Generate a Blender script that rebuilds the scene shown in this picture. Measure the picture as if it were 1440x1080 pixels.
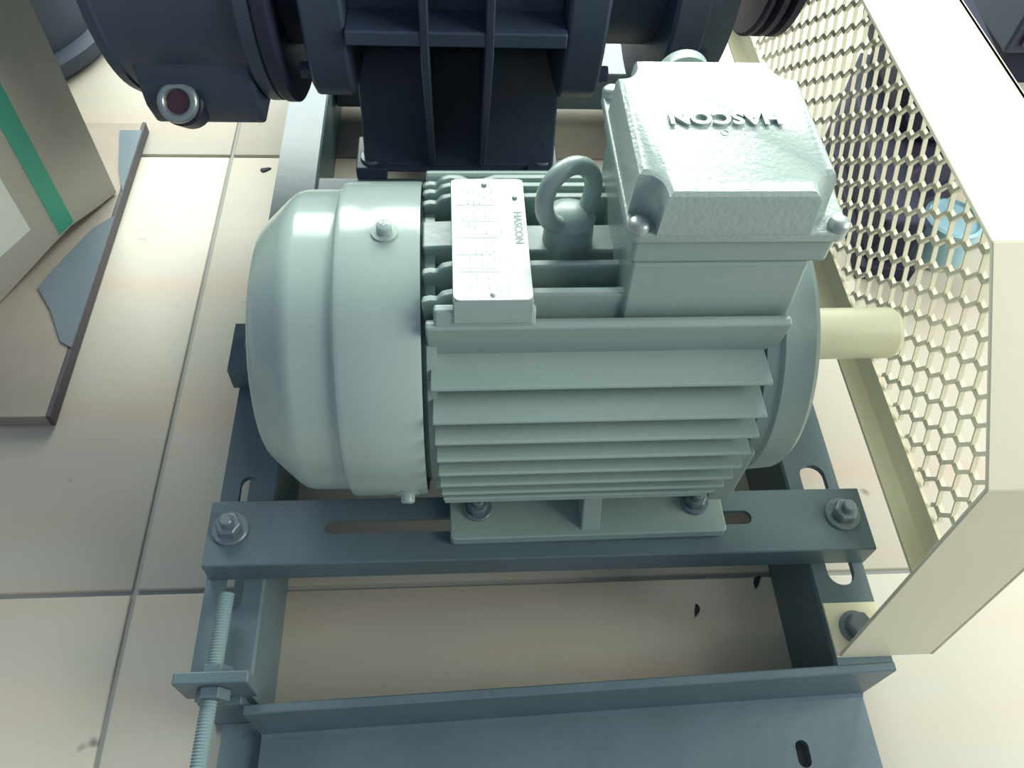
import bpy, bmesh, math, random
from mathutils import Vector, Matrix
random.seed(7)
R = math.radians
S = bpy.context.scene
COL = S.collection
for o in list(bpy.data.objects):
    bpy.data.objects.remove(o)

# ------------------------------------------------------------------ camera
cam = bpy.data.cameras.new('camera')
cam.sensor_width = 36
cam.lens = 1150 / 1440 * 36
cam.clip_start = .01
camo = bpy.data.objects.new('camera', cam)
COL.objects.link(camo)
CAM_ROWS = ((0.99762, 0.01197, -0.06789), (-0.04877, 0.81861, -0.57228), (0.04872, 0.57423, 0.81724))
mw = Matrix(CAM_ROWS).to_4x4()
mw.translation = (0, 0, .723)
camo.matrix_world = mw
S.camera = camo

# ------------------------------------------------------------------ view, world, lights
S.view_settings.view_transform = 'Standard'
S.view_settings.look = 'None'
S.view_settings.gamma = 1
S.view_settings.use_curve_mapping = False
S.view_settings.exposure = 0.0
W = bpy.data.worlds.new('world')
S.world = W
W.use_nodes = True
bg = W.node_tree.nodes['Background']
bg.inputs[0].default_value = (.50, .62, .80, 1)
bg.inputs[1].default_value = .44


def area(name, loc, target, sx, sy, power, col):
    l = bpy.data.lights.new(name, 'AREA')
    l.shape = 'RECTANGLE'
    l.size = sx
    l.size_y = sy
    l.energy = power
    l.color = col
    o = bpy.data.objects.new(name, l)
    COL.objects.link(o)
    o.location = loc
    o.rotation_euler = (Vector(target) - Vector(loc)).to_track_quat('-Z', 'Y').to_euler()
    return o


area('window_light', (.25, 2.9, 1.78), (.2, .4, 1.05), 3.0, 1.65, 250, (.94, 1, .93))
area('side_window_light', (2.2, .0, 1.5), (.45, .4, .05), 1.8, 1.3, 72, (1, 1, .90))


# ------------------------------------------------------------------ materials
def mat(name, col, rough=.5, metal=0., bump=0., bscale=60., var=0., vscale=8., spec=.5, coat=0.):
    m = bpy.data.materials.new(name)
    m.use_nodes = True
    nt = m.node_tree
    p = nt.nodes['Principled BSDF']
    p.inputs['Base Color'].default_value = (*col, 1)
    p.inputs['Roughness'].default_value = rough
    p.inputs['Metallic'].default_value = metal
    p.inputs['Specular IOR Level'].default_value = spec
    p.inputs['Coat Weight'].default_value = coat
    tc = nt.nodes.new('ShaderNodeTexCoord')
    if var:
        n = nt.nodes.new('ShaderNodeTexNoise')
        n.inputs['Scale'].default_value = vscale
        n.inputs['Detail'].default_value = 5
        nt.links.new(tc.outputs['Object'], n.inputs['Vector'])
        r = nt.nodes.new('ShaderNodeValToRGB')
        r.color_ramp.elements[0].position = .3
        r.color_ramp.elements[1].position = .7
        r.color_ramp.elements[0].color = (*[c * (1 - var) for c in col], 1)
        r.color_ramp.elements[1].color = (*[min(1, c * (1 + var)) for c in col], 1)
        nt.links.new(n.outputs['Fac'], r.inputs['Fac'])
        nt.links.new(r.outputs['Color'], p.inputs['Base Color'])
    if bump:
        n2 = nt.nodes.new('ShaderNodeTexNoise')
        n2.inputs['Scale'].default_value = bscale
        n2.inputs['Detail'].default_value = 4
        nt.links.new(tc.outputs['Object'], n2.inputs['Vector'])
        b = nt.nodes.new('ShaderNodeBump')
        b.inputs['Strength'].default_value = bump
        b.inputs['Distance'].default_value = .002
        nt.links.new(n2.outputs['Fac'], b.inputs['Height'])
        nt.links.new(b.outputs['Normal'], p.inputs['Normal'])
    return m


def tile_mat():
    m = bpy.data.materials.new('glazed_tile')
    m.use_nodes = True
    nt = m.node_tree
    p = nt.nodes['Principled BSDF']
    p.inputs['Roughness'].default_value = .50
    p.inputs['Specular IOR Level'].default_value = .36
    geo = nt.nodes.new('ShaderNodeNewGeometry')
    mp = nt.nodes.new('ShaderNodeMapping')
    mp.inputs['Scale'].default_value = (1.5, 11, 1)
    nt.links.new(geo.outputs['Position'], mp.inputs['Vector'])
    n = nt.nodes.new('ShaderNodeTexNoise')
    n.inputs['Scale'].default_value = 1.3
    n.inputs['Detail'].default_value = 3
    nt.links.new(mp.outputs['Vector'], n.inputs['Vector'])
    r = nt.nodes.new('ShaderNodeValToRGB')
    e = r.color_ramp.elements
    e[0].position, e[0].color = .36, (.50, .485, .405, 1)
    e[1].position, e[1].color = .72, (.53, .435, .345, 1)
    k = e.new(.54)
    k.color = (.515, .47, .385, 1)
    nt.links.new(n.outputs['Fac'], r.inputs['Fac'])
    n3 = nt.nodes.new('ShaderNodeTexNoise')
    n3.inputs['Scale'].default_value = 28
    n3.inputs['Detail'].default_value = 2
    nt.links.new(geo.outputs['Position'], n3.inputs['Vector'])
    r3 = nt.nodes.new('ShaderNodeValToRGB')
    r3.color_ramp.elements[0].position, r3.color_ramp.elements[0].color = .72, (1, 1, 1, 1)
    r3.color_ramp.elements[1].position, r3.color_ramp.elements[1].color = .80, (.35, .33, .34, 1)
    nt.links.new(n3.outputs['Fac'], r3.inputs['Fac'])
    mx = nt.nodes.new('ShaderNodeMix')
    mx.data_type = 'RGBA'
    mx.blend_type = 'MULTIPLY'
    mx.inputs[0].default_value = 1
    nt.links.new(r.outputs['Color'], mx.inputs[6])
    nt.links.new(r3.outputs['Color'], mx.inputs[7])
    nt.links.new(mx.outputs[2], p.inputs['Base Color'])
    return m


M_TILE = tile_mat()
M_GROUT = mat('grout', (.34, .36, .34), .9, bump=.3, bscale=200)
M_MOTOR = mat('grey_green_paint', (.315, .415, .375), .34, bump=.10, bscale=140, var=.03, vscale=12)
M_LID = mat('grey_green_rough_paint', (.37, .465, .42), .26, bump=.20, bscale=330, var=.03, vscale=20)
M_COWL = mat('grey_green_sheet_paint', (.40, .505, .455), .20, bump=.012, bscale=40, var=.02, vscale=9)
M_FRAME = mat('blue_grey_steel_paint', (.110, .165, .185), .40, bump=.12, bscale=90, var=.10, vscale=14)
M_BLOW = mat('navy_grey_cast_paint', (.045, .064, .104), .45, bump=.25, bscale=110, var=.12, vscale=10)
M_BLACK = mat('navy_black_rubber', (.020, .020, .050), .55)
M_BOLT = mat('grey_painted_bolt', (.20, .25, .27), .38, metal=.3, bump=.15, bscale=200)
M_ROD = mat('teal_painted_thread', (.22, .32, .32), .4)
M_ZINC = mat('zinc_screw', (.42, .47, .45), .42, metal=.5)
M_CREAM = mat('cream_guard_paint', (.80, .765, .56), .40, bump=.06, bscale=60, var=.03, vscale=6)
M_MESH = mat('cream_mesh_paint', (.74, .71, .55), .5, bump=.1, bscale=200)
M_SHAFT = mat('cream_shaft_coating', (.72, .71, .52), .33, var=.04, vscale=30)
M_PLATE = mat('silver_nameplate', (.64, .71, .65), .34, metal=.1, bump=.06, bscale=160)
M_PRINT = mat('plate_print', (.27, .37, .36), .5)
M_PRINTL = mat('plate_faint_print', (.46, .56, .52), .45)
M_GLASS = mat('dark_red_sight_glass', (.07, .02, .035), .12, coat=.5)
M_RING = mat('sight_ring_metal', (.34, .40, .40), .3, metal=.6)
M_CARTON = mat('taupe_board', (.42, .405, .345), .7, bump=.15, bscale=80, var=.08, vscale=7)
M_GREEN = mat('green_tape', (.05, .36, .24), .45)
M_WHITE = mat('white_paper', (.72, .76, .70), .6)
M_PALLET = mat('brown_board', (.36, .315, .26), .65, bump=.2, bscale=50, var=.12, vscale=9)
M_FILM = mat('grey_film', (.17, .22, .25), .22, bump=.5, bscale=14)
M_EDGE = mat('dark_brown_strip', (.095, .088, .10), .7, bump=.5, bscale=90)
M_DARK = mat('dark_navy_machine_paint', (.012, .014, .040), .75, var=.15, vscale=9)
M_STEELB = mat('slate_machine_paint', (.038, .054, .082), .6, var=.12, vscale=5)
M_LBLUE = mat('pale_blue_paint', (.30, .50, .56), .4, var=.05, vscale=10)


# ------------------------------------------------------------------ builders (all shapes given in world coordinates)
def thing(name, label, cat, loc, group=None):
    o = bpy.data.objects.new(name, None)
    COL.objects.link(o)
    o.empty_display_size = .05
    o.location = loc
    o['label'] = label
    o['category'] = cat
    if group:
        o['group'] = group
    return o


ORG = {}


def obj(name, bm, m, parent=None, smooth=None, bevel=0., seg=2, label=None):
    """link bm (world coordinates) as one mesh object, in the frame of its thing"""
    org = Vector((0, 0, 0))
    if parent is not None:
        top = parent
        while top.parent:
            top = top.parent
        org = top.location.copy()
    bmesh.ops.translate(bm, verts=bm.verts, vec=-org)
    bmesh.ops.recalc_face_normals(bm, faces=bm.faces)
    me = bpy.data.meshes.new(name)
    if smooth is not None:
        for f in bm.faces:
            f.smooth = True
        lim = R(smooth)
        for e in bm.edges:
            if len(e.link_faces) == 2 and e.calc_face_angle(0) > lim:
                e.smooth = False
    bm.to_mesh(me)
    bm.free()
    me.materials.append(m)
    o = bpy.data.objects.new(name, me)
    COL.objects.link(o)
    if parent is not None:
        o.parent = parent
    if bevel:
        md = o.modifiers.new('bevel', 'BEVEL')
        md.width = bevel
        md.segments = seg
        md.limit_method = 'ANGLE'
        md.angle_limit = R(40)
        for f in me.polygons:
            f.use_smooth = True
        md.harden_normals = True
    if label:
        o['label'] = label
    return o


def add_box(bm, x0, x1, y0, y1, z0, z1):
    v = [bm.verts.new((x, y, z)) for x in (x0, x1) for y in (y0, y1) for z in (z0, z1)]
    for f in ((0, 1, 3, 2), (4, 6, 7, 5), (0, 4, 5, 1), (2, 3, 7, 6), (0, 2, 6, 4), (1, 5, 7, 3)):
        bm.faces.new([v[i] for i in f])
    return v


def box(x0, x1, y0, y1, z0, z1):
    bm = bmesh.new()
    add_box(bm, x0, x1, y0, y1, z0, z1)
    return bm


def prism(pts, axis, a0, a1, bm=None):
    """extrude a 2D polygon along axis ('x': pts are (y,z); 'y': (x,z); 'z': (x,y))"""
    bm = bm or bmesh.new()

    def P3(p, a):
        return {'x': (a, p[0], p[1]), 'y': (p[0], a, p[1]), 'z': (p[0], p[1], a)}[axis]
    A = [bm.verts.new(P3(p, a0)) for p in pts]
    B = [bm.verts.new(P3(p, a1)) for p in pts]
    n = len(pts)
    bm.faces.new(A)
    bm.faces.new(B[::-1])
    for i in range(n):
        bm.faces.new((A[i], A[(i + 1) % n], B[(i + 1) % n], B[i]))
    return bm


def lathe(prof, origin, axis=(1, 0, 0), n=64, bm=None, cap=True):
    """revolve (along, radius) profile about an axis through origin"""
    bm = bm or bmesh.new()
    ax = Vector(axis).normalized()
    q = Vector((0, 0, 1)).rotation_difference(ax)
    u, v = q @ Vector((1, 0, 0)), q @ Vector((0, 1, 0))
    O = Vector(origin)
    rings = []
    for a, r in prof:
        rings.append([bm.verts.new(O + ax * a + (u * math.cos(2 * math.pi * i / n) + v * math.sin(2 * math.pi * i / n)) * r)
                      for i in range(n)])
    for p, qn in zip(rings, rings[1:]):
        for i in range(n):
            bm.faces.new((p[i], p[(i + 1) % n], qn[(i + 1) % n], qn[i]))
    if cap:
        bm.faces.new(rings[0])
        bm.faces.new(rings[-1][::-1])
    return bm


def torus(center, normal, r1, r2, n=40, m=14, bm=None):
    bm = bm or bmesh.new()
    q = Vector((0, 0, 1)).rotation_difference(Vector(normal).normalized())
    rows = []
    for i in range(n):
        t = 2 * math.pi * i / n
        row = []
        for j in range(m):
            s = 2 * math.pi * j / m
            p = Vector(((r1 + r2 * math.cos(s)) * math.cos(t), (r1 + r2 * math.cos(s)) * math.sin(t), r2 * math.sin(s)))
            row.append(bm.verts.new(Vector(center) + q @ p))
        rows.append(row)
    for i in range(n):
        for j in range(m):
            bm.faces.new((rows[i][j], rows[(i + 1) % n][j], rows[(i + 1) % n][(j + 1) % m], rows[i][(j + 1) % m]))
    return bm


def slot_pts(cx, cy, hx, hy, r, k=6):
    pts = []
    for sx, sy, a0 in ((1, 1, 0), (-1, 1, 90), (-1, -1, 180), (1, -1, 270)):
        for i in range(k + 1):
            a = R(a0 + 90 * i / k)
            pts.append((cx + sx * (hx - r) + r * math.cos(a), cy + sy * (hy - r) + r * math.sin(a)))
    return pts


def cut(o, bms):
    """boolean-subtract cutter shapes (given in world coordinates) and bake the result"""
    org = Vector((0, 0, 0))
    t = o
    while t.parent:
        t = t.parent
        org = t.location.copy()
    mods = [m for m in o.modifiers]
    cs = []
    for b in bms:
        bmesh.ops.translate(b, verts=b.verts, vec=-org)
        bmesh.ops.recalc_face_normals(b, faces=b.faces)
        me = bpy.data.meshes.new('cutter')
        b.to_mesh(me)
        b.free()
        c = bpy.data.objects.new('cutter', me)
        COL.objects.link(c)
        c.parent = o.parent
        md = o.modifiers.new('cut', 'BOOLEAN')
        md.object = c
        md.solver = 'EXACT'
        cs.append(c)
    dg = bpy.context.evaluated_depsgraph_get()
    dg.update()
    me = bpy.data.meshes.new_from_object(o.evaluated_get(dg))
    me.name = o.data.name
    o.modifiers.clear()
    o.data = me
    for c in cs:
        bpy.data.objects.remove(c)
    return o


def hexbolt(name, parent, base, axis=(0, 0, 1), r=.011, h=.008, wr=.015, m=None, stud=.0):
    m = m or M_BOLT
    head = lathe([(.003, r * .98), (.003 + h * .85, r), (.003 + h, r * .86)], base, axis, 6)
    b = obj(name, head, m, parent, bevel=.0008)
    w = lathe([(0, wr), (.0022, wr), (.003, wr * .93)], base, axis, 28)
    obj('washer', w, m, b, smooth=30)
    if stud:
        s = lathe([(.003 + h, r * .5), (.003 + h + stud, r * .5), (.004 + h + stud, r * .4)], base, axis, 16)
        obj('stud', s, m, b, smooth=30)
    return b


def screw(name, parent, base, axis=(0, 0, 1), r=.006, m=None):
    m = m or M_ZINC
    o = obj(name, lathe([(0, r), (r * .45, r), (r * .75, r * .75), (r * .85, r * .3)], base, axis, 20), m, parent, smooth=40)
    return o


def text_mesh(name, body, size, depth, m, parent, mw):
    cu = bpy.data.curves.new(name, 'FONT')
    cu.body = body
    cu.size = size
    cu.extrude = depth
    cu.align_x = 'CENTER'
    cu.align_y = 'CENTER'
    cu.offset = size * .035
    cu.resolution_u = 3
    t = bpy.data.objects.new('tmp', cu)
    COL.objects.link(t)
    dg = bpy.context.evaluated_depsgraph_get()
    dg.update()
    me = bpy.data.meshes.new_from_object(t.evaluated_get(dg))
    bpy.data.objects.remove(t)
    bm = bmesh.new()
    bm.from_mesh(me)
    bmesh.ops.transform(bm, matrix=mw, verts=bm.verts)
    return obj(name, bm, m, parent)


# ------------------------------------------------------------------ floor: 60 cm tiles with recessed joints
fl = obj('floor', box(-2.1, 2.15, -.95, 2.75, -.05, -.0035), M_GROUT)
fl['kind'] = 'structure'
fl['label'] = 'beige glazed tile floor with grey joints'
T = .5935
tm = None
for i in range(-3, 4):
    for j in range(-2, 4):
        x0, y0 = -.2905 + i * T, .2830 + j * T
        if tm is None:
            b = box(.0022, T - .0022, .0022, T - .0022, -.02, 0)
            t = obj('tile', b, M_TILE, fl, bevel=.0015)
            tm = t.data
        else:
            t = bpy.data.objects.new('tile', tm)
            COL.objects.link(t)
            t.parent = fl
            md = t.modifiers.new('bevel', 'BEVEL')
            md.width, md.segments, md.limit_method = .0015, 2, 'ANGLE'
        t.location = (x0, y0, 0)

# ------------------------------------------------------------------ base frame
ZC = .086      # top of the long channels
ZR = .114      # top of the motor rails
fr = thing('base_frame', 'blue-grey steel channel base frame lying on the tiles under motor and blower', 'frame', (.07, .6, 0))


def channel(xin, xout, y0, y1, nm):
    t = .006
    s = 1 if xout > xin else -1
    b = prism([(xin, 0), (xin, ZC - .002), (xin + s * .002, ZC), (xout, ZC), (xout, ZC - t), (xin + s * t, ZC - t), (xin + s * t, t), (xout, t), (xout, 0)], 'y', y0, y1)
    return obj(nm, b, M_FRAME, fr)


chL = channel(-.155, -.2015, .168, 1.12, 'channel')
chR = channel(.2935, .3405, .172, 1.12, 'channel')
cut(chR, [prism(slot_pts(.3195, .2955, .0115, .057, .0114), 'z', -.01, .1)])
cut(chL, [prism(slot_pts(-.179, .2915, .0075, .060, .0074), 'z', -.01, .1)])
# front angle: upright leg between the channels and a floor flange with anchor hole
ang = bmesh.new()
yl, yr = .1605, .1745
sk = (yr - yl) / (.34 + .1548)


def yk(x):
    return yl + (x + .1548) * sk


Lp = [(-.115, .012), (0, .012), (0, .087), (-.001, .088), (-.006, .088), (-.007, .087), (-.007, .023), (-.010, .020), (-.115, .020)]
ends = [[ang.verts.new((x, yk(x) + d, z)) for d, z in Lp] for x in (-.158, .340)]
for i in range(len(Lp)):
    k = (i + 1) % len(Lp)
    ang.faces.new((ends[0][i], ends[0][k], ends[1][k], ends[1][i]))
ang.faces.new(ends[0])
ang.faces.new(ends[1][::-1])
angle = obj('front_angle', ang, M_FRAME, fr)
cut(angle, [prism(slot_pts(.2774, .1226, .0055, .0105, .0054), 'z', 0, .03)])
for x in (-.17, .31):
    obj('support_pad', box(x - .022, x + .022, .062, .165, 0, .012), M_FRAME, fr)
# rear cross members
obj('cross_member', box(-.155, .2935, .655, .738, .030, ZC - .0004), M_FRAME, fr, bevel=.003)
obj('cross_member', box(-.155, .2935, .94, 1.02, .030, ZC - .0004), M_FRAME, fr, bevel=.003)
# belt tension bracket and screw on the left channel
br = obj('tension_bracket', box(-.2014, -.1486, .166, .175, ZC, .125), M_FRAME, fr, bevel=.0015)
cut(br, [])
hexnut = lathe([(0, .0125), (.008, .0125)], (-.176, .158, .108), (0, 1, 0), 6)
obj('nut', hexnut, M_FRAME, br, bevel=.0008)
hexnut = lathe([(0, .0125), (.007, .0125)], (-.1765, .175, .108), (0, 1, 0), 6)
obj('nut', hexnut, M_FRAME, br, bevel=.0008)
prof = []
yy = 0.
while yy < .178:
    prof += [(yy, .0052), (yy + .0011, .0060)]
    yy += .0022
obj('tension_screw', lathe(prof, (-.1788, .060, .108), (.008, 1, 0), 20), M_ROD, br, smooth=60)
obj('bracket_web', prism([(.161, .03), (.175, .03), (.175, .088), (.161, .088)], 'x', -.192, -.1605), M_FRAME, br, bevel=.001)


# ------------------------------------------------------------------ two motor rails across the channels
def rail(y0, y1, label, x0, x1, slots):
    t = thing('motor_rail', label, 'rail', ((x0 + x1) / 2, (y0 + y1) / 2, ZC), None)
    zb_, w_ = ZC + .0004, .005
    b = prism([(y0, zb_), (y0, ZR - .001), (y0 + .001, ZR), (y1 - .001, ZR), (y1, ZR - .001), (y1, zb_), (y1 - w_, zb_), (y1 - w_, ZR - w_), (y0 + w_, ZR - w_), (y0 + w_, zb_)], 'x', x0, x1)
    o = obj('rail_channel', b, M_FRAME, t)
    cut(o, [prism(slot_pts((a + c) / 2, (y0 + y1) / 2 + .003, (c - a) / 2, .0062, .0061), 'z', ZR - .02, ZR + .02) for a, c in slots])
    for x in (-.1805, .3205):
        hexbolt('bolt', t, (x, (y0 + y1) / 2 + .003, ZR), r=.0105, h=.009, wr=.0145, stud=.006)
    return t


rail(.2576, .3137, 'blue-grey slotted steel rail in front of the motor with bare slots', -.1984, .3412, [(-.1075, .06), (.15, .2433)])
rail(.4450, .5005, 'blue-grey slotted steel rail under the motor on the blower side', -.2065, .3412, [(-.1075, .06), (.15, .2433)])

# ------------------------------------------------------------------ electric motor
AX, AY, AZ = .1045, .3755, .2468
mo = thing('electric_motor', 'pale grey-green finned electric motor with terminal box and bare cream shaft', 'motor', (AX, AY, ZR))
# stator body
obj('stator_body', lathe([(-.012, .080), (-.012, .0905), (.200, .0905), (.200, .080)], (0, AY, AZ), n=72), M_MOTOR, mo, smooth=35)


def zfin(y, ztip, zroot, th, x0=-.0205, x1=.2045, step=.007):
    """upright fin on top of the body with a stepped low end beside the cowl"""
    pts = [(x0, zroot), (x0, ztip - step), (x0 + .005, ztip - step + .0015), (x0 + .009, ztip - step * .9),
           (x0 + .012, ztip - step * .25), (x0 + .018, ztip), (x0 + .026, ztip - .0005), (x0 + .031, ztip - .004),
           (x0 + .040, ztip - .0035), (x0 + .048, ztip), (x1 - .01, ztip), (x1, ztip - .003), (x1, zroot)]
    b = prism(pts, 'y', y - th / 2, y + th / 2)
    return obj('fin', b, M_MOTOR, mo, bevel=.0018)


for dy, zt, th in ((-.0525, .112, .0062), (-.0315, .1135, .0062), (.029, .113, .006), (.041, .1115, .006), (.0545, .1065, .006)):
    zfin(AY + dy, AZ + zt, AZ + .05, th)
# eyebolt land: wide flat rib along the crown
obj('crown_rib', prism([(-.0205, AZ + .06), (-.0205, AZ + .1085), (.0045, AZ + .1095), (.0065, AZ + .105), (.200, AZ + .105), (.200, AZ + .06)],
                       'y', AY - .0135, AY + .0105), M_MOTOR, mo, bevel=.002)
# shoulder ribs at the corners, front and back
for s in (-1, 1):
    pts = [(AY + s * .0655, AZ + .0665), (AY + s * .0685, AZ + .085), (AY + s * .0705, AZ + .0985), (AY + s * .0665, AZ + .1000),
           (AY + s * .0625, AZ + .0985), (AY + s * .056, AZ + .078), (AY + s * .048, AZ + .062)]
    obj('shoulder_rib', prism(pts, 'x', -.0185, .2045), M_MOTOR, mo, bevel=.0015)
    pts = [(AY + s * .0655, AZ - .0665), (AY + s * .0705, AZ - .1020), (AY + s * .0625, AZ - .1020), (AY + s * .048, AZ - .062)]
    obj('shoulder_rib', prism(pts, 'x', -.0185, .2045), M_MOTOR, mo, bevel=.0015)
# level side fins
for s in (-1, 1):
    for k, zr in enumerate((.0680, .0525, .0380, .0235, .0090, -.0055, -.0200, -.0345, -.049, -.0635)):
        yt = math.sqrt(.1190 ** 2 - zr ** 2)
        if k == 0:
            yt = .0925
        yr_ = .055
        x0 = -.0165 + .0008 * k
        x1 = .1965 - .0022 * k
        pts = [(AY + s * yr_, AZ + zr + .0010), (AY + s * (yt - .001), AZ + zr + .0005), (AY + s * yt, AZ + zr - .0010),
               (AY + s * (yt - .0005), AZ + zr - .0030), (AY + s * yr_, AZ + zr - .0065)]
        obj('fin', prism(pts, 'x', x0, x1), M_MOTOR, mo, bevel=.0007)
# underside body flats
# nameplate pad and nameplate
obj('nameplate_pad', prism([(.3060, .349), (.3080, .3600), (.3105, .3642), (.4145, .3642), (.4165, .335), (.330, .335)], 'x', -.0020, .0450), M_MOTOR, mo, bevel=.001)
obj('nameplate_pad', prism([(.3065, .345), (.3085, .3575), (.3150, .3575), (.3150, .335)], 'x', -.0135, .0470), M_MOTOR, mo, bevel=.002)
npz = .3643
npo = obj('nameplate', prism(slot_pts(.0215, .3618, .0231, .0515, .004), 'z', npz, npz + .0012), M_PLATE, mo)
b = bmesh.new()
zt = npz + .0012
xs = (.0035, .0070, .0105, .0140, .0175, .0210, .0260, .0310)
for x in xs:
    add_box(b, x, x + .00035, .3120, .4115, zt, zt + .00012)
for y in (.3320, .3460, .3600, .3740, .3890):
    add_box(b, .0000, .0260, y, y + .00035, zt, zt + .00012)
obj('ruling', b, M_PRINTL, npo)
b = bmesh.new()
rnd = random.Random(3)
for x in (.0048, .0083, .0118, .0153, .0188, .0230, .0280):
    y = .318
    while y < .405:
        L = rnd.uniform(.0018, .006)
        if rnd.random() < .45:
            add_box(b, x, x + .0011, y, y + L, zt, zt + .00012)
        y += L + rnd.uniform(.002, .006)
obj('data_rows', b, M_PRINTL, npo)
mw2 = Matrix.Translation((.0392, .3690, zt)) @ Matrix.Rotation(R(-90), 4, 'Z')
text_mesh('lettering', 'HASCON', .0068, .00015, M_PRINT, npo, mw2)
for (x, y) in ((.0195, .4075), (.0215, .3145), (.0385, .3955)):
    screw('rivet', npo, (x, y, zt), r=.0017, m=M_PLATE)
# eyebolt
eb = obj('eyebolt_boss', lathe([(.0, .0165), (.030, .0155), (.034, .0150)], (.0715, AY - .003, .334), (0, 0, 1), 28), M_MOTOR, mo, smooth=40)
ey = obj('eyebolt', torus((.0690, AY - .003, .3880), (math.sin(R(33)), -math.cos(R(33)), .22), .0190, .0057), M_MOTOR, mo, smooth=80)
obj('collar', lathe([(0, .0155), (.004, .0160), (.007, .0125), (.010, .0075)], (.0712, AY - .003, .3675), (0, 0, 1), 28), M_MOTOR, ey, smooth=50)
# fan cowl
prof = [(-.0215, .1105), (-.0215, .1125), (-.0235, .1130), (-.0705, .1130), (-.0735, .1120), (-.0758, .1085), (-.0785, .1078), (-.1000, .1074),
        (-.1060, .1060), (-.1110, .1025), (-.1255, .0890), (-.1300, .0845), (-.1318, .0810), (-.1325, .0760),
        (-.1325, .0300), (-.1305, .0300), (-.1305, .076), (-.124, .0845), (-.109, .1000), (-.100, .1055), (-.0785, .106), (-.0735, .1075), (-.0715, .1105)]
cw = obj('fan_cowl', lathe(prof + [prof[0]], (0, AY, AZ), n=112, cap=False), M_COWL, mo, smooth=38)
obj('inlet_grille', (lambda b: [torus((-.1320, AY, AZ), (1, 0, 0), r, .0016, 56, 6, b) for r in (.012, .021, .03, .039, .048, .057, .066, .075)] and b)(bmesh.new()), M_COWL, cw, smooth=60)
obj('grille_spokes', (lambda b: [add_box(b, -.1318, -.1302, AY - .002, AY + .002, AZ - .078, AZ + .078),
                                 add_box(b, -.1318, -.1302, AY - .078, AY + .078, AZ - .002, AZ + .002)] and b)(bmesh.new()), M_COWL, cw)
obj('fan', lathe([(-.120, .02), (-.120, .07), (-.06, .085), (-.06, .02)], (0, AY, AZ), n=32), M_BLACK, mo, smooth=30)
for al, X in ((88, -.0433), (-20, -.0355), (205, -.0433), (270, -.0433)):
    d = Vector((0, -math.cos(R(al)), math.sin(R(al))))
    base = Vector((X, AY, AZ)) + d * .1128
    s_ = obj('cowl_screw', lathe([(0, .0085), (.0012, .0085), (.0013, .0050), (.0062, .0048), (.0072, .0035)], base, d, 20), M_COWL, cw, smooth=40)
    obj('cross_recess', lathe([(0.0070, .0022), (.00745, .0022)], base, d, 4), M_BOLT, s_)
# rear end shield under the cowl
obj('rear_end_shield', lathe([(-.055, .04), (-.030, .095), (-.0185, .1035), (-.0125, .1035), (-.0125, .04)], (0, AY, AZ), n=64), M_MOTOR, mo, smooth=35)
# drive end shield with bearing hub
obj('drive_end_shield', lathe([(.1985, .06), (.1985, .0965), (.2060, .0985), (.2085, .1015), (.2290, .1000), (.2330, .0965), (.2340, .0920),
                               (.2360, .060), (.2470, .046), (.2520, .040), (.2520, .018)], (0, AY, AZ), n=80), M_MOTOR, mo, smooth=30)
obj('foot_lug', box(.1835, .2005, AY - .107, AY - .082, AZ - .062, AZ + .006), M_MOTOR, mo, bevel=.002)
obj('foot_lug', box(.1835, .2005, AY + .082, AY + .107, AZ - .062, AZ + .006), M_MOTOR, mo, bevel=.002)
# shaft
sh = obj('shaft', lathe([(.240, .0195), (.3300, .0195), (.3315, .0192), (.3345, .0170), (.3350, .016)], (0, AY, AZ), n=48), M_SHAFT, mo, smooth=35, label='cream coated bare shaft')
# feet
for s in (-1, 1):
    ya, yb = AY + s * .1045, AY + s * .056
    b = prism(slot_pts(.1045, (ya + yb) / 2, .1115, abs(ya - yb) / 2, .004), 'z', ZR + .0003, ZR + .011)
    ft = obj('foot', b, M_MOTOR, mo, bevel=.0015)
    yw0, yw1 = AY + s * .050, AY + s * .062
    obj('foot_web', prism([(yw1, ZR + .009), (yw0 - s * .012, ZR + .009), (AY + s * .045, AZ - .055), (AY + s * .060, AZ - .048)], 'x', .004, .206), M_MOTOR, ft, bevel=.001)
    for xg in (.1045,):
        obj('gusset', prism([(ya - s * .004, ZR + .010), (yw0, ZR + .010), (AY + s * .050, AZ - .050), (AY + s * .068, AZ - .045), (AY + s * .074, AZ - .060)], 'x', xg - .0075, xg + .0075), M_MOTOR, ft, bevel=.0015)
    for x in (.0155, .1935):
        hexbolt('foot_bolt', mo, (x, AY + s * .0785, ZR + .011), r=.0088, h=.0065, wr=.0115, stud=.005)
# terminal box
bx = obj('terminal_box', prism([(.0985, .3195), (.2140, .3195), (.2140, .4440), (.0985, .4440)], 'z', .3845, .4040), M_MOTOR, mo, bevel=.003)
obj('box_neck', prism([(AY - .0555, .3846), (AY + .058, .3846), (AY + .058, AZ + .06), (AY - .0520, AZ + .06), (AY - .0580, AZ + .085), (AY - .0585, AZ + .105), (AY - .0555, AZ + .128)], 'x', .1000, .2060), M_MOTOR, bx, bevel=.003)
lip = obj('box_lid', prism(slot_pts(.1565, .3815, .0625, .0650, .007), 'z', .4035, .4105), M_LID, bx, bevel=.0015)
# lid crown with notched corners
xa, xb, ya, yb = .0965, .2075, .3175, .4395
nx, ny = .0135, .0175


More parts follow.
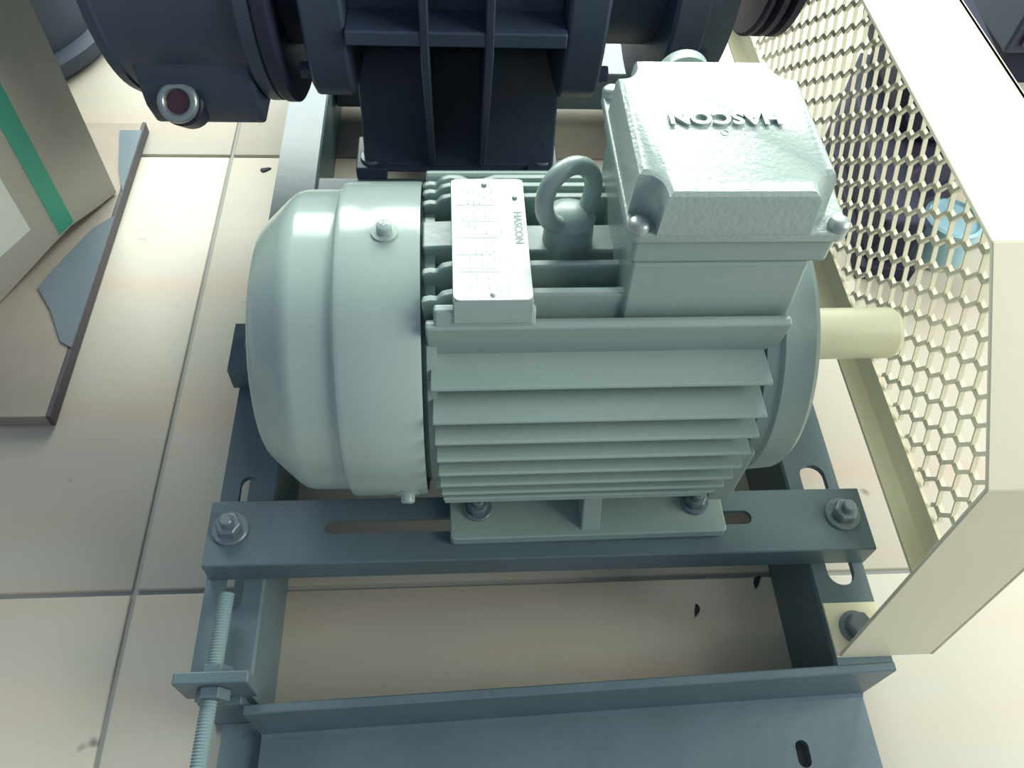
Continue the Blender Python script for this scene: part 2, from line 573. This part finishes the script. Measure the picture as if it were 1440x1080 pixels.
def crown(z0, z1, inset):
    pts = []
    k = 6
    c = [(xa, ya, 1, 1, 180), (xb, ya, -1, 1, 270), (xb, yb, -1, -1, 0), (xa, yb, 1, -1, 90)]
    # notch arcs, concave, around each corner
    for (cx, cy, sx, sy, a0) in c:
        cx2, cy2 = cx + sx * inset, cy + sy * inset
        arc = []
        for i in range(k + 1):
            a = i / k * math.pi / 2
            arc.append((cx2 + sx * nx * math.cos(a) ** .8 if math.cos(a) > 1e-6 else cx2, cy2 + sy * ny * math.sin(a) ** .8 if math.sin(a) > 1e-6 else cy2))
        if (sx, sy) in ((1, 1), (-1, -1)):
            arc = arc[::-1]
        pts += arc
    return pts


b = bmesh.new()
low, mid, top = crown(0, 0, -.001), crown(0, 0, .0005), crown(0, 0, .004)
rows = [[b.verts.new((p[0], p[1], z)) for p in pts] for pts, z in ((low, .4100), (mid, .4325), (crown(0, 0, .0016), .4352), (top, .4368))]
n = len(low)
for p, q in zip(rows, rows[1:]):
    for i in range(n):
        b.faces.new((p[i], p[(i + 1) % n], q[(i + 1) % n], q[i]))
b.faces.new(rows[-1])
b.faces.new(rows[0][::-1])
obj('lid_crown', b, M_LID, bx, smooth=28)
for (x, y) in ((.1000, .3225), (.2125, .3225), (.2125, .4400), (.1000, .4400)):
    sc = screw('lid_screw', bx, (x, y, .4105), r=.0062, m=M_ZINC)
    for a in (0, 90):
        pass
mw3 = Matrix.Translation((.1530, .3805, .4368)) @ Matrix.Rotation(R(180), 4, 'Z')
text_mesh('raised_lettering', 'HASCON', .0145, .0020, M_LID, bx, mw3 @ Matrix.Scale(1.08, 4, (1, 0, 0)))
obj('mould_mark', torus((.1510, .3690, .4368), (0, 0, 1), .0022, .0004, 20, 6), M_LID, bx, smooth=60)
obj('cable_gland', lathe([(0, .0165), (.008, .0165), (.011, .014), (.012, .010)], (.1445, .4420, .4195), (0, 1, 0), 32), M_MOTOR, bx, smooth=40)
mo.rotation_euler.z = R(.45)

# ------------------------------------------------------------------ roots blower
bl = thing('roots_blower', 'dark navy-grey cast roots blower with ribbed casing and round sight glass', 'blower', (.0, .84, ZC))
BY, BZ = .80, .34
# main casing: rounded body, front flange, recess below
obj('casing', prism([(.676, .314), (.676, .47), (.70, .50), (.90, .50), (.93, .47), (.93, .22), (.80, .205), (.775, .26), (.735, .304)], 'x', -.092, .100), M_BLOW, bl, bevel=.004)
obj('casing_flange', box(-.091, .099, .641, .690, .3120, .3260), M_BLOW, bl, bevel=.002)
obj('pedestal', prism([(.738, .092), (.955, .092), (.94, .24), (.80, .24), (.772, .22)], 'x', -.100, .114), M_BLOW, bl, bevel=.003)
for x0 in (-.0275, .0285):
    obj('rib', prism([(.640, .3005), (.640, .46), (.70, .46), (.79, .24), (.775, .100), (.738, .100)], 'x', x0, x0 + .0075), M_BLOW, bl, bevel=.0015)
for x0, x1 in ((-.110, -.0755), (.083, .1195)):
    b = box(x0, x1, .733, .790, ZC, ZC + .016)
    ft = obj('blower_foot', b, M_BLOW, bl, bevel=.002)
    hexbolt('bolt', ft, ((x0 + x1) / 2, .752, ZC + .016), r=.009, h=.008, wr=.013)
obj('blower_foot', box(-.110, .1195, .93, .985, ZC, ZC + .016), M_BLOW, bl, bevel=.002)
obj('base_flange', box(-.0755, .083, .740, .78, .092, .104), M_BLOW, bl, bevel=.002)
# side end plates with rounded lower ends
for x0, x1 in ((-.1275, -.0905), (.0985, .1345)):
    pts = [(.648, .50), (.645, .36), (.648, .30), (.656, .262), (.672, .242), (.70, .232), (.76, .222), (.90, .222), (.93, .25), (.93, .50)]
    obj('end_plate', prism(pts, 'x', x0, x1), M_BLOW, bl, bevel=.004)
for x in (-.138, .1345):
    ep = lathe([(0, .008), (.010, .008)], (x, .672, .268), (1, 0, 0), 6)
    obj('end_plate_nut', ep, M_BLOW, bl, bevel=.0008)
# neck and flanges between casing and gear case
obj('neck', lathe([(-.150, .125), (-.1275, .125)], (0, BY, BZ + .02), n=56), M_BLACK, bl, smooth=35)
obj('gear_flange', lathe([(-.1640, .150), (-.1640, .1595), (-.1610, .1615), (-.1520, .1615), (-.1500, .158), (-.1500, .12)], (0, BY, BZ), n=72), M_BLACK, bl, smooth=30)
obj('gear_flange', lathe([(-.1800, .145), (-.1800, .1570), (-.1770, .1600), (-.1660, .1600), (-.1640, .1570), (-.1640, .12)], (0, BY, BZ), n=72), M_BLOW, bl, smooth=30)
gc = obj('gear_case', lathe([(-.3040, .08), (-.3040, .146), (-.3020, .1530), (-.2965, .1555), (-.2925, .1555), (-.2915, .1530), (-.2885, .1520), (-.1800, .1520)], (0, BY, BZ), n=80), M_BLOW, bl, smooth=32)
obj('oil_sump', prism([(.660, .236), (.660, .272), (.664, .30), (.80, .30), (.80, .208), (.672, .208)], 'x', -.2840, -.1800), M_BLOW, gc, bevel=.004)
sg = obj('sight_glass_ring', torus((-.2505, .653, .2460), (-.05, -.72, .69), .0150, .0042, 40, 12), M_RING, gc, smooth=80)
obj('sight_glass', lathe([(-.010, .0150), (-.001, .0145), (0, .012)], (-.2505, .6535, .2455), (-.05, -.72, .69), 32), M_GLASS, sg, smooth=40)
obj('sight_glass_socket', lathe([(-.030, .0205), (-.006, .0205), (-.004, .0185)], (-.2505, .6550, .2440), (-.05, -.72, .69), 32), M_BLACK, sg, smooth=40)
obj('fill_plug', lathe([(0, .012), (.010, .012)], (-.235, BY, BZ + .150), (0, 0, 1), 6), M_BLOW, gc)
# drive end
obj('drive_neck', lathe([(.1345, .120), (.192, .120)], (0, BY, BZ + .02), n=56), M_BLOW, bl, smooth=35)
de = obj('bearing_housing', lathe([(.1900, .10), (.1900, .1500), (.1930, .1530), (.2180, .1530), (.2200, .150), (.2200, .142), (.2480, .139), (.2510, .13), (.2510, .04)], (0, BY, BZ), n=72), M_BLOW, bl, smooth=32)
for al in (20, 38, 56):
    d = Vector((0, -math.cos(R(-al)), math.sin(R(-al))))
    obj('cover_bolt', lathe([(0, .006), (.012, .006)], Vector((.2195, BY, BZ)) + d * .142, (1, 0, 0), 6), M_BLOW, de)
obj('drive_shaft', lathe([(.24, .022), (.350, .022)], (0, BY, BZ), n=32), M_BOLT, bl, smooth=35)
pu = obj('pulley', lathe([(.3020, .03), (.3020, .1010), (.3050, .1040), (.3090, .1040), (.3130, .0960), (.3170, .1040), (.3230, .1040), (.3270, .0960), (.3310, .1040), (.3380, .1040), (.3400, .1010), (.3400, .03)], (0, .835, .330), n=64), M_BLACK, bl, smooth=25)

# ------------------------------------------------------------------ belt guard
gd = thing('belt_guard', 'cream steel belt guard with expanded mesh side standing beside the motor shaft', 'guard', (.335, .5, ZC))
X1, X2 = .2975, .3735
outer = [(.179, .088), (.201, .3255), (.311, .4110), (.960, .4110), (1.06, .3255), (1.082, .088)]
th = .003


def band(i, nm):
    (ya, za), (yb, zb) = outer[i], outer[i + 1]
    d = Vector((yb - ya, zb - za)).normalized()
    nrm = Vector((d.y, -d.x)) * th      # inward
    pts = [(ya, za), (yb, zb), (yb + nrm.x, zb + nrm.y), (ya + nrm.x, za + nrm.y)]
    return obj(nm, prism(pts, 'x', X1, X2), M_CREAM, gd, bevel=.0008)


for i, nm in enumerate(('front_band', 'slope_band', 'top_band', 'slope_band', 'rear_band')):
    band(i, nm)
# seam weld where front band meets slope band is left plain; mounting tabs bolted on the channel
tb = obj('mounting_tab', box(.2950, .3400, .1790, .2225, ZC + .0003, ZC + .0035), M_CREAM, gd, bevel=.0005)
hexbolt('bolt', tb, (.3165, .2015, ZC + .0035), r=.0105, h=.009, wr=.0135)
tb2 = obj('mounting_tab', box(.2950, .3400, 1.040, 1.0815, ZC + .0003, ZC + .0035), M_CREAM, gd, bevel=.0005)
hexbolt('bolt', tb2, (.3165, 1.06, ZC + .0035), r=.0105, h=.009, wr=.0135)
# lower rail of the mesh side
b = bmesh.new()
add_box(b, X2 - .0045, X2 - .0015, .190, 1.07, .129, .1555)
add_box(b, X2 - .0200, X2 - .0045, .190, 1.07, .129, .132)
obj('lower_rail', b, M_CREAM, gd)
# edge angles carrying the mesh, inside the bands
ins = [(.2105, .150), (.2185, .314), (.3155, .3955), (.9555, .3955), (1.0425, .314), (1.0505, .150)]


def inside(y, z):
    if z < .158:
        return False
    n_ = len(ins)
    r_ = False
    j = n_ - 1
    for i in range(n_):
        yi, zi = ins[i]
        yj, zj = ins[j]
        if (zi > z) != (zj > z) and y < (yj - yi) * (z - zi) / (zj - zi) + yi:
            r_ = not r_
        j = i
    return r_


# expanded metal: hexagonal openings
b = bmesh.new()
hy, hz = .0157, .0132
c_ = .0042
sw, sd = .0017, .0019


def strand(p, q):
    if not (inside(*p) or inside(*q)):
        return
    # clip crudely by bisection to the panel outline
    if not inside(*p):
        p, q = q, p
    if not inside(*q):
        a, z = Vector(p), Vector(q)
        for _ in range(12):
            m_ = (a + z) / 2
            if inside(m_.x, m_.y):
                a = m_
            else:
                z = m_
        q = tuple(a)
    P_, Q_ = Vector(p), Vector(q)
    d = (Q_ - P_)
    if d.length < .0004:
        return
    d.normalize()
    P_, Q_ = P_ - d * .0006, Q_ + d * .0006
    nn = Vector((-d.y, d.x)) * sw
    xm = X2 + .0002
    vs = []
    for pt in (P_, Q_):
        for s1, s2 in ((1, 1), (-1, 1), (-1, -1), (1, -1)):
            vs.append(b.verts.new((xm + s2 * sd + s1 * .0007, pt.x + nn.x * s1, pt.y + nn.y * s1)))
    for f in ((0, 1, 2, 3), (7, 6, 5, 4), (0, 4, 5, 1), (1, 5, 6, 2), (2, 6, 7, 3), (3, 7, 4, 0)):
        b.faces.new([vs[i] for i in f])


for i in range(-2, 60):
    for j in range(-2, 24):
        if (i + j) % 2:
            continue
        y, z = .205 + i * hy, .150 + j * hz
        strand((y - c_, z + hz), (y + c_, z + hz))
        strand((y + c_, z + hz), (y + hy - c_, z))
        strand((y - c_, z + hz), (y - hy + c_, z))
ms = obj('mesh_panel', b, M_MESH, gd, label='cream expanded metal mesh with six-sided openings')
for (ya, za), (yb, zb) in zip(outer, outer[1:]):
    pass
b = bmesh.new()
cen = Vector((.63, .15))
for (p, q), (pi, qi) in zip(zip(outer, outer[1:]), zip(ins, ins[1:])):
    vs = []
    za = max(p[1], .13)
    for x in (X2 - .0030, X2):
        for pt in (p, q, qi, pi):
            vs.append(b.verts.new((x, pt[0], pt[1])))
    for f in ((0, 1, 2, 3), (7, 6, 5, 4), (0, 4, 5, 1), (1, 5, 6, 2), (2, 6, 7, 3), (3, 7, 4, 0)):
        b.faces.new([vs[i] for i in f])
obj('mesh_border', b, M_CREAM, gd)

# ------------------------------------------------------------------ carton on a board at the left
pl = thing('board_base', 'flat brown board with darker edge strip lying on the tiles under the carton', 'board', (-.66, .72, 0))
obj('board', box(-.92, -.409, .462, .922, .0004, .0160), M_PALLET, pl, bevel=.001)
obj('edge_strip', box(-.4092, -.4045, .4615, .924, .0004, .0164), M_EDGE, pl, bevel=.001)  # narrow strip along the right side, darker than the board
b = bmesh.new()
gpts = []
fil = [(-.4052, .746), (-.4052, .548), (-.418, .556), (-.440, .600), (-.462, .632), (-.452, .660), (-.425, .725)]
prism(fil, 'z', .0161, .0178, b)
obj('film', b, M_FILM, pl, label='grey shiny plastic film strip')
prism_pts = [(-.4052, .905), (-.4052, .790), (-.418, .830), (-.433, .905)]
obj('film', prism(prism_pts, 'z', .0161, .0178), M_FILM, pl)
u = Vector((-.437, -.8995))
v = Vector((-.8995, .437))
A = Vector((-.4110, .7860))


def fp(a, d):
    p = A + u * a + v * d
    return (p.x, p.y)


ct = thing('carton', 'taupe cardboard carton with green tape stripe and white label on brown board', 'carton', (-.58, .74, .0180))
CL, CD, CH = .250, .25, .40
z0 = .0180
b = bmesh.new()
# side facing the motor, lower edge slightly ragged
pr = [(0, z0), (.03, z0 + .003), (.075, z0 + .010), (.105, z0 + .008), (.19, z0), (CL, z0), (CL, z0 + CH), (0, z0 + CH)]
f0 = [b.verts.new((*fp(a, 0), z)) for a, z in pr]
f1 = [b.verts.new((*fp(a, .006), z)) for a, z in pr]
b.faces.new(f0)
b.faces.new(f1[::-1])
for i in range(len(pr)):
    k = (i + 1) % len(pr)
    b.faces.new((f0[i], f0[k], f1[k], f1[i]))
obj('side_panel', b, M_CARTON, ct)
for nm, q in (('side_panel', [(0, CD - .006), (CL, CD - .006), (CL, CD), (0, CD)]), ('end_panel', [(0, .0062), (.006, .0062), (.006, CD - .0062), (0, CD - .0062)]),
              ('end_panel', [(CL - .006, .0062), (CL, .0062), (CL, CD - .0062), (CL - .006, CD - .0062)])):
    obj(nm, prism([fp(*t) for t in q], 'z', z0, z0 + CH), M_CARTON, ct)
for k in range(2):
    a0, a1 = (0, CL / 2 - .001) if k == 0 else (CL / 2 + .001, CL)
    obj('top_flap', prism([fp(a0, 0), fp(a1, 0), fp(a1, CD), fp(a0, CD)], 'z', z0 + CH, z0 + CH + .005), M_CARTON, ct)
obj('green_stripe', prism([fp(.070, -.0006), fp(.093, -.0006), fp(.093, .0002), fp(.070, .0002)], 'z', z0 + .0120, z0 + CH), M_GREEN, ct)
obj('label', prism([fp(.121, -.0006), fp(.205, -.0006), fp(.205, .0002), fp(.121, .0002)], 'z', .062, .20), M_WHITE, ct)

# ------------------------------------------------------------------ machines in the background
dm = thing('pump_casing', 'dark slate-blue round machine casing on the tiles behind the carton', 'machine', (-.712, 1.163, 0))
obj('casing', lathe([(.0, .215), (.012, .225), (.03, .225), (.035, .205), (.30, .200), (.34, .17), (.36, .12)], (-.712, 1.163, 0), (0, 0, 1), 56), M_STEELB, dm, smooth=32)
obj('top_flange', lathe([(.355, .10), (.355, .15), (.375, .15), (.375, .06)], (-.712, 1.163, 0), (0, 0, 1), 40), M_STEELB, dm, smooth=32)
for k in range(6):
    a = R(60 * k + 15)
    hexbolt('bolt', dm, (-.712 + .125 * math.cos(a), 1.163 + .125 * math.sin(a), .375), r=.010, h=.008, wr=.014)

dk = thing('dark_machine', 'dark navy pump unit on the tiles seen through the guard mesh', 'machine', (.58, .82, 0))
obj('base_plate', prism([(.486, .657), (.553, .650), (.560, .745), (.66, .80), (.72, 1.06), (.62, 1.10), (.52, .92)], 'z', .0004, .022), M_DARK, dk, bevel=.002)
obj('housing', prism([(.493, .668), (.546, .662), (.553, .75), (.655, .81), (.71, 1.04), (.625, 1.08), (.53, .915)], 'z', .022, .085), M_DARK, dk, bevel=.006)
obj('barrel', lathe([(0, .05), (.01, .062), (.22, .062), (.23, .05)], (.590, .80, .146), (.12, 1, 0), 40), M_DARK, dk, smooth=35)
pb = thing('pale_blue_can', 'pale blue round can on the tiles beside the dark pump unit', 'can', (.602, .702, 0))
obj('can_body', lathe([(.0004, .034), (.004, .036), (.050, .036), (.054, .034)], (.602, .702, 0), (0, 0, 1), 40), M_LBLUE, pb, smooth=35)
obj('can_lid', lathe([(.054, .035), (.058, .035), (.060, .031), (.056, .029), (.056, .01)], (.602, .702, 0), (0, 0, 1), 40), M_LBLUE, pb, smooth=35)

cb = thing('grey_cabinet', 'slate grey steel machine cabinet on the tiles behind the guard top', 'cabinet', (1.15, 1.3, 0))
obj('body', box(.80, 1.55, 1.04, 1.55, .06, .42), M_STEELB, cb, bevel=.006)
obj('plinth', box(.82, 1.53, 1.06, 1.53, .0004, .06), M_DARK, cb)
obj('door', box(.815, 1.17, 1.034, 1.04, .075, .405), M_STEELB, cb, bevel=.002)
obj('door', box(1.18, 1.535, 1.034, 1.04, .075, .405), M_STEELB, cb, bevel=.002)

# ------------------------------------------------------------------ small dark chips lying on the tiles
for (x, y, a, l, w, lab) in ((.2174, .2509, 75, .011, .0045, 'small dark paint chip on the tile between the two base channels'),
                             (.2790, .2765, 60, .013, .0050, 'dark grit flake on the tile against the inner side of the slotted channel'),
                             (-.2440, .8499, 20, .013, .0060, 'small black flake on the tile near the oil sump of the blower')):
    ca, sa = math.cos(R(a)), math.sin(R(a))
    o2 = []
    for k in range(9):
        t2 = 2 * math.pi * k / 9
        rr = 1 + .25 * math.sin(3 * t2 + a)
        px_, py_ = l / 2 * math.cos(t2) * rr, w / 2 * math.sin(t2) * rr
        o2.append((x + px_ * ca - py_ * sa, y + px_ * sa + py_ * ca))
    fk = obj('paint_chip', prism(o2, 'z', .0001, .0016), M_DARK)
    fk['label'] = lab
    fk['category'] = 'paint chip'
    fk['group'] = 'dark chips on the tiles'
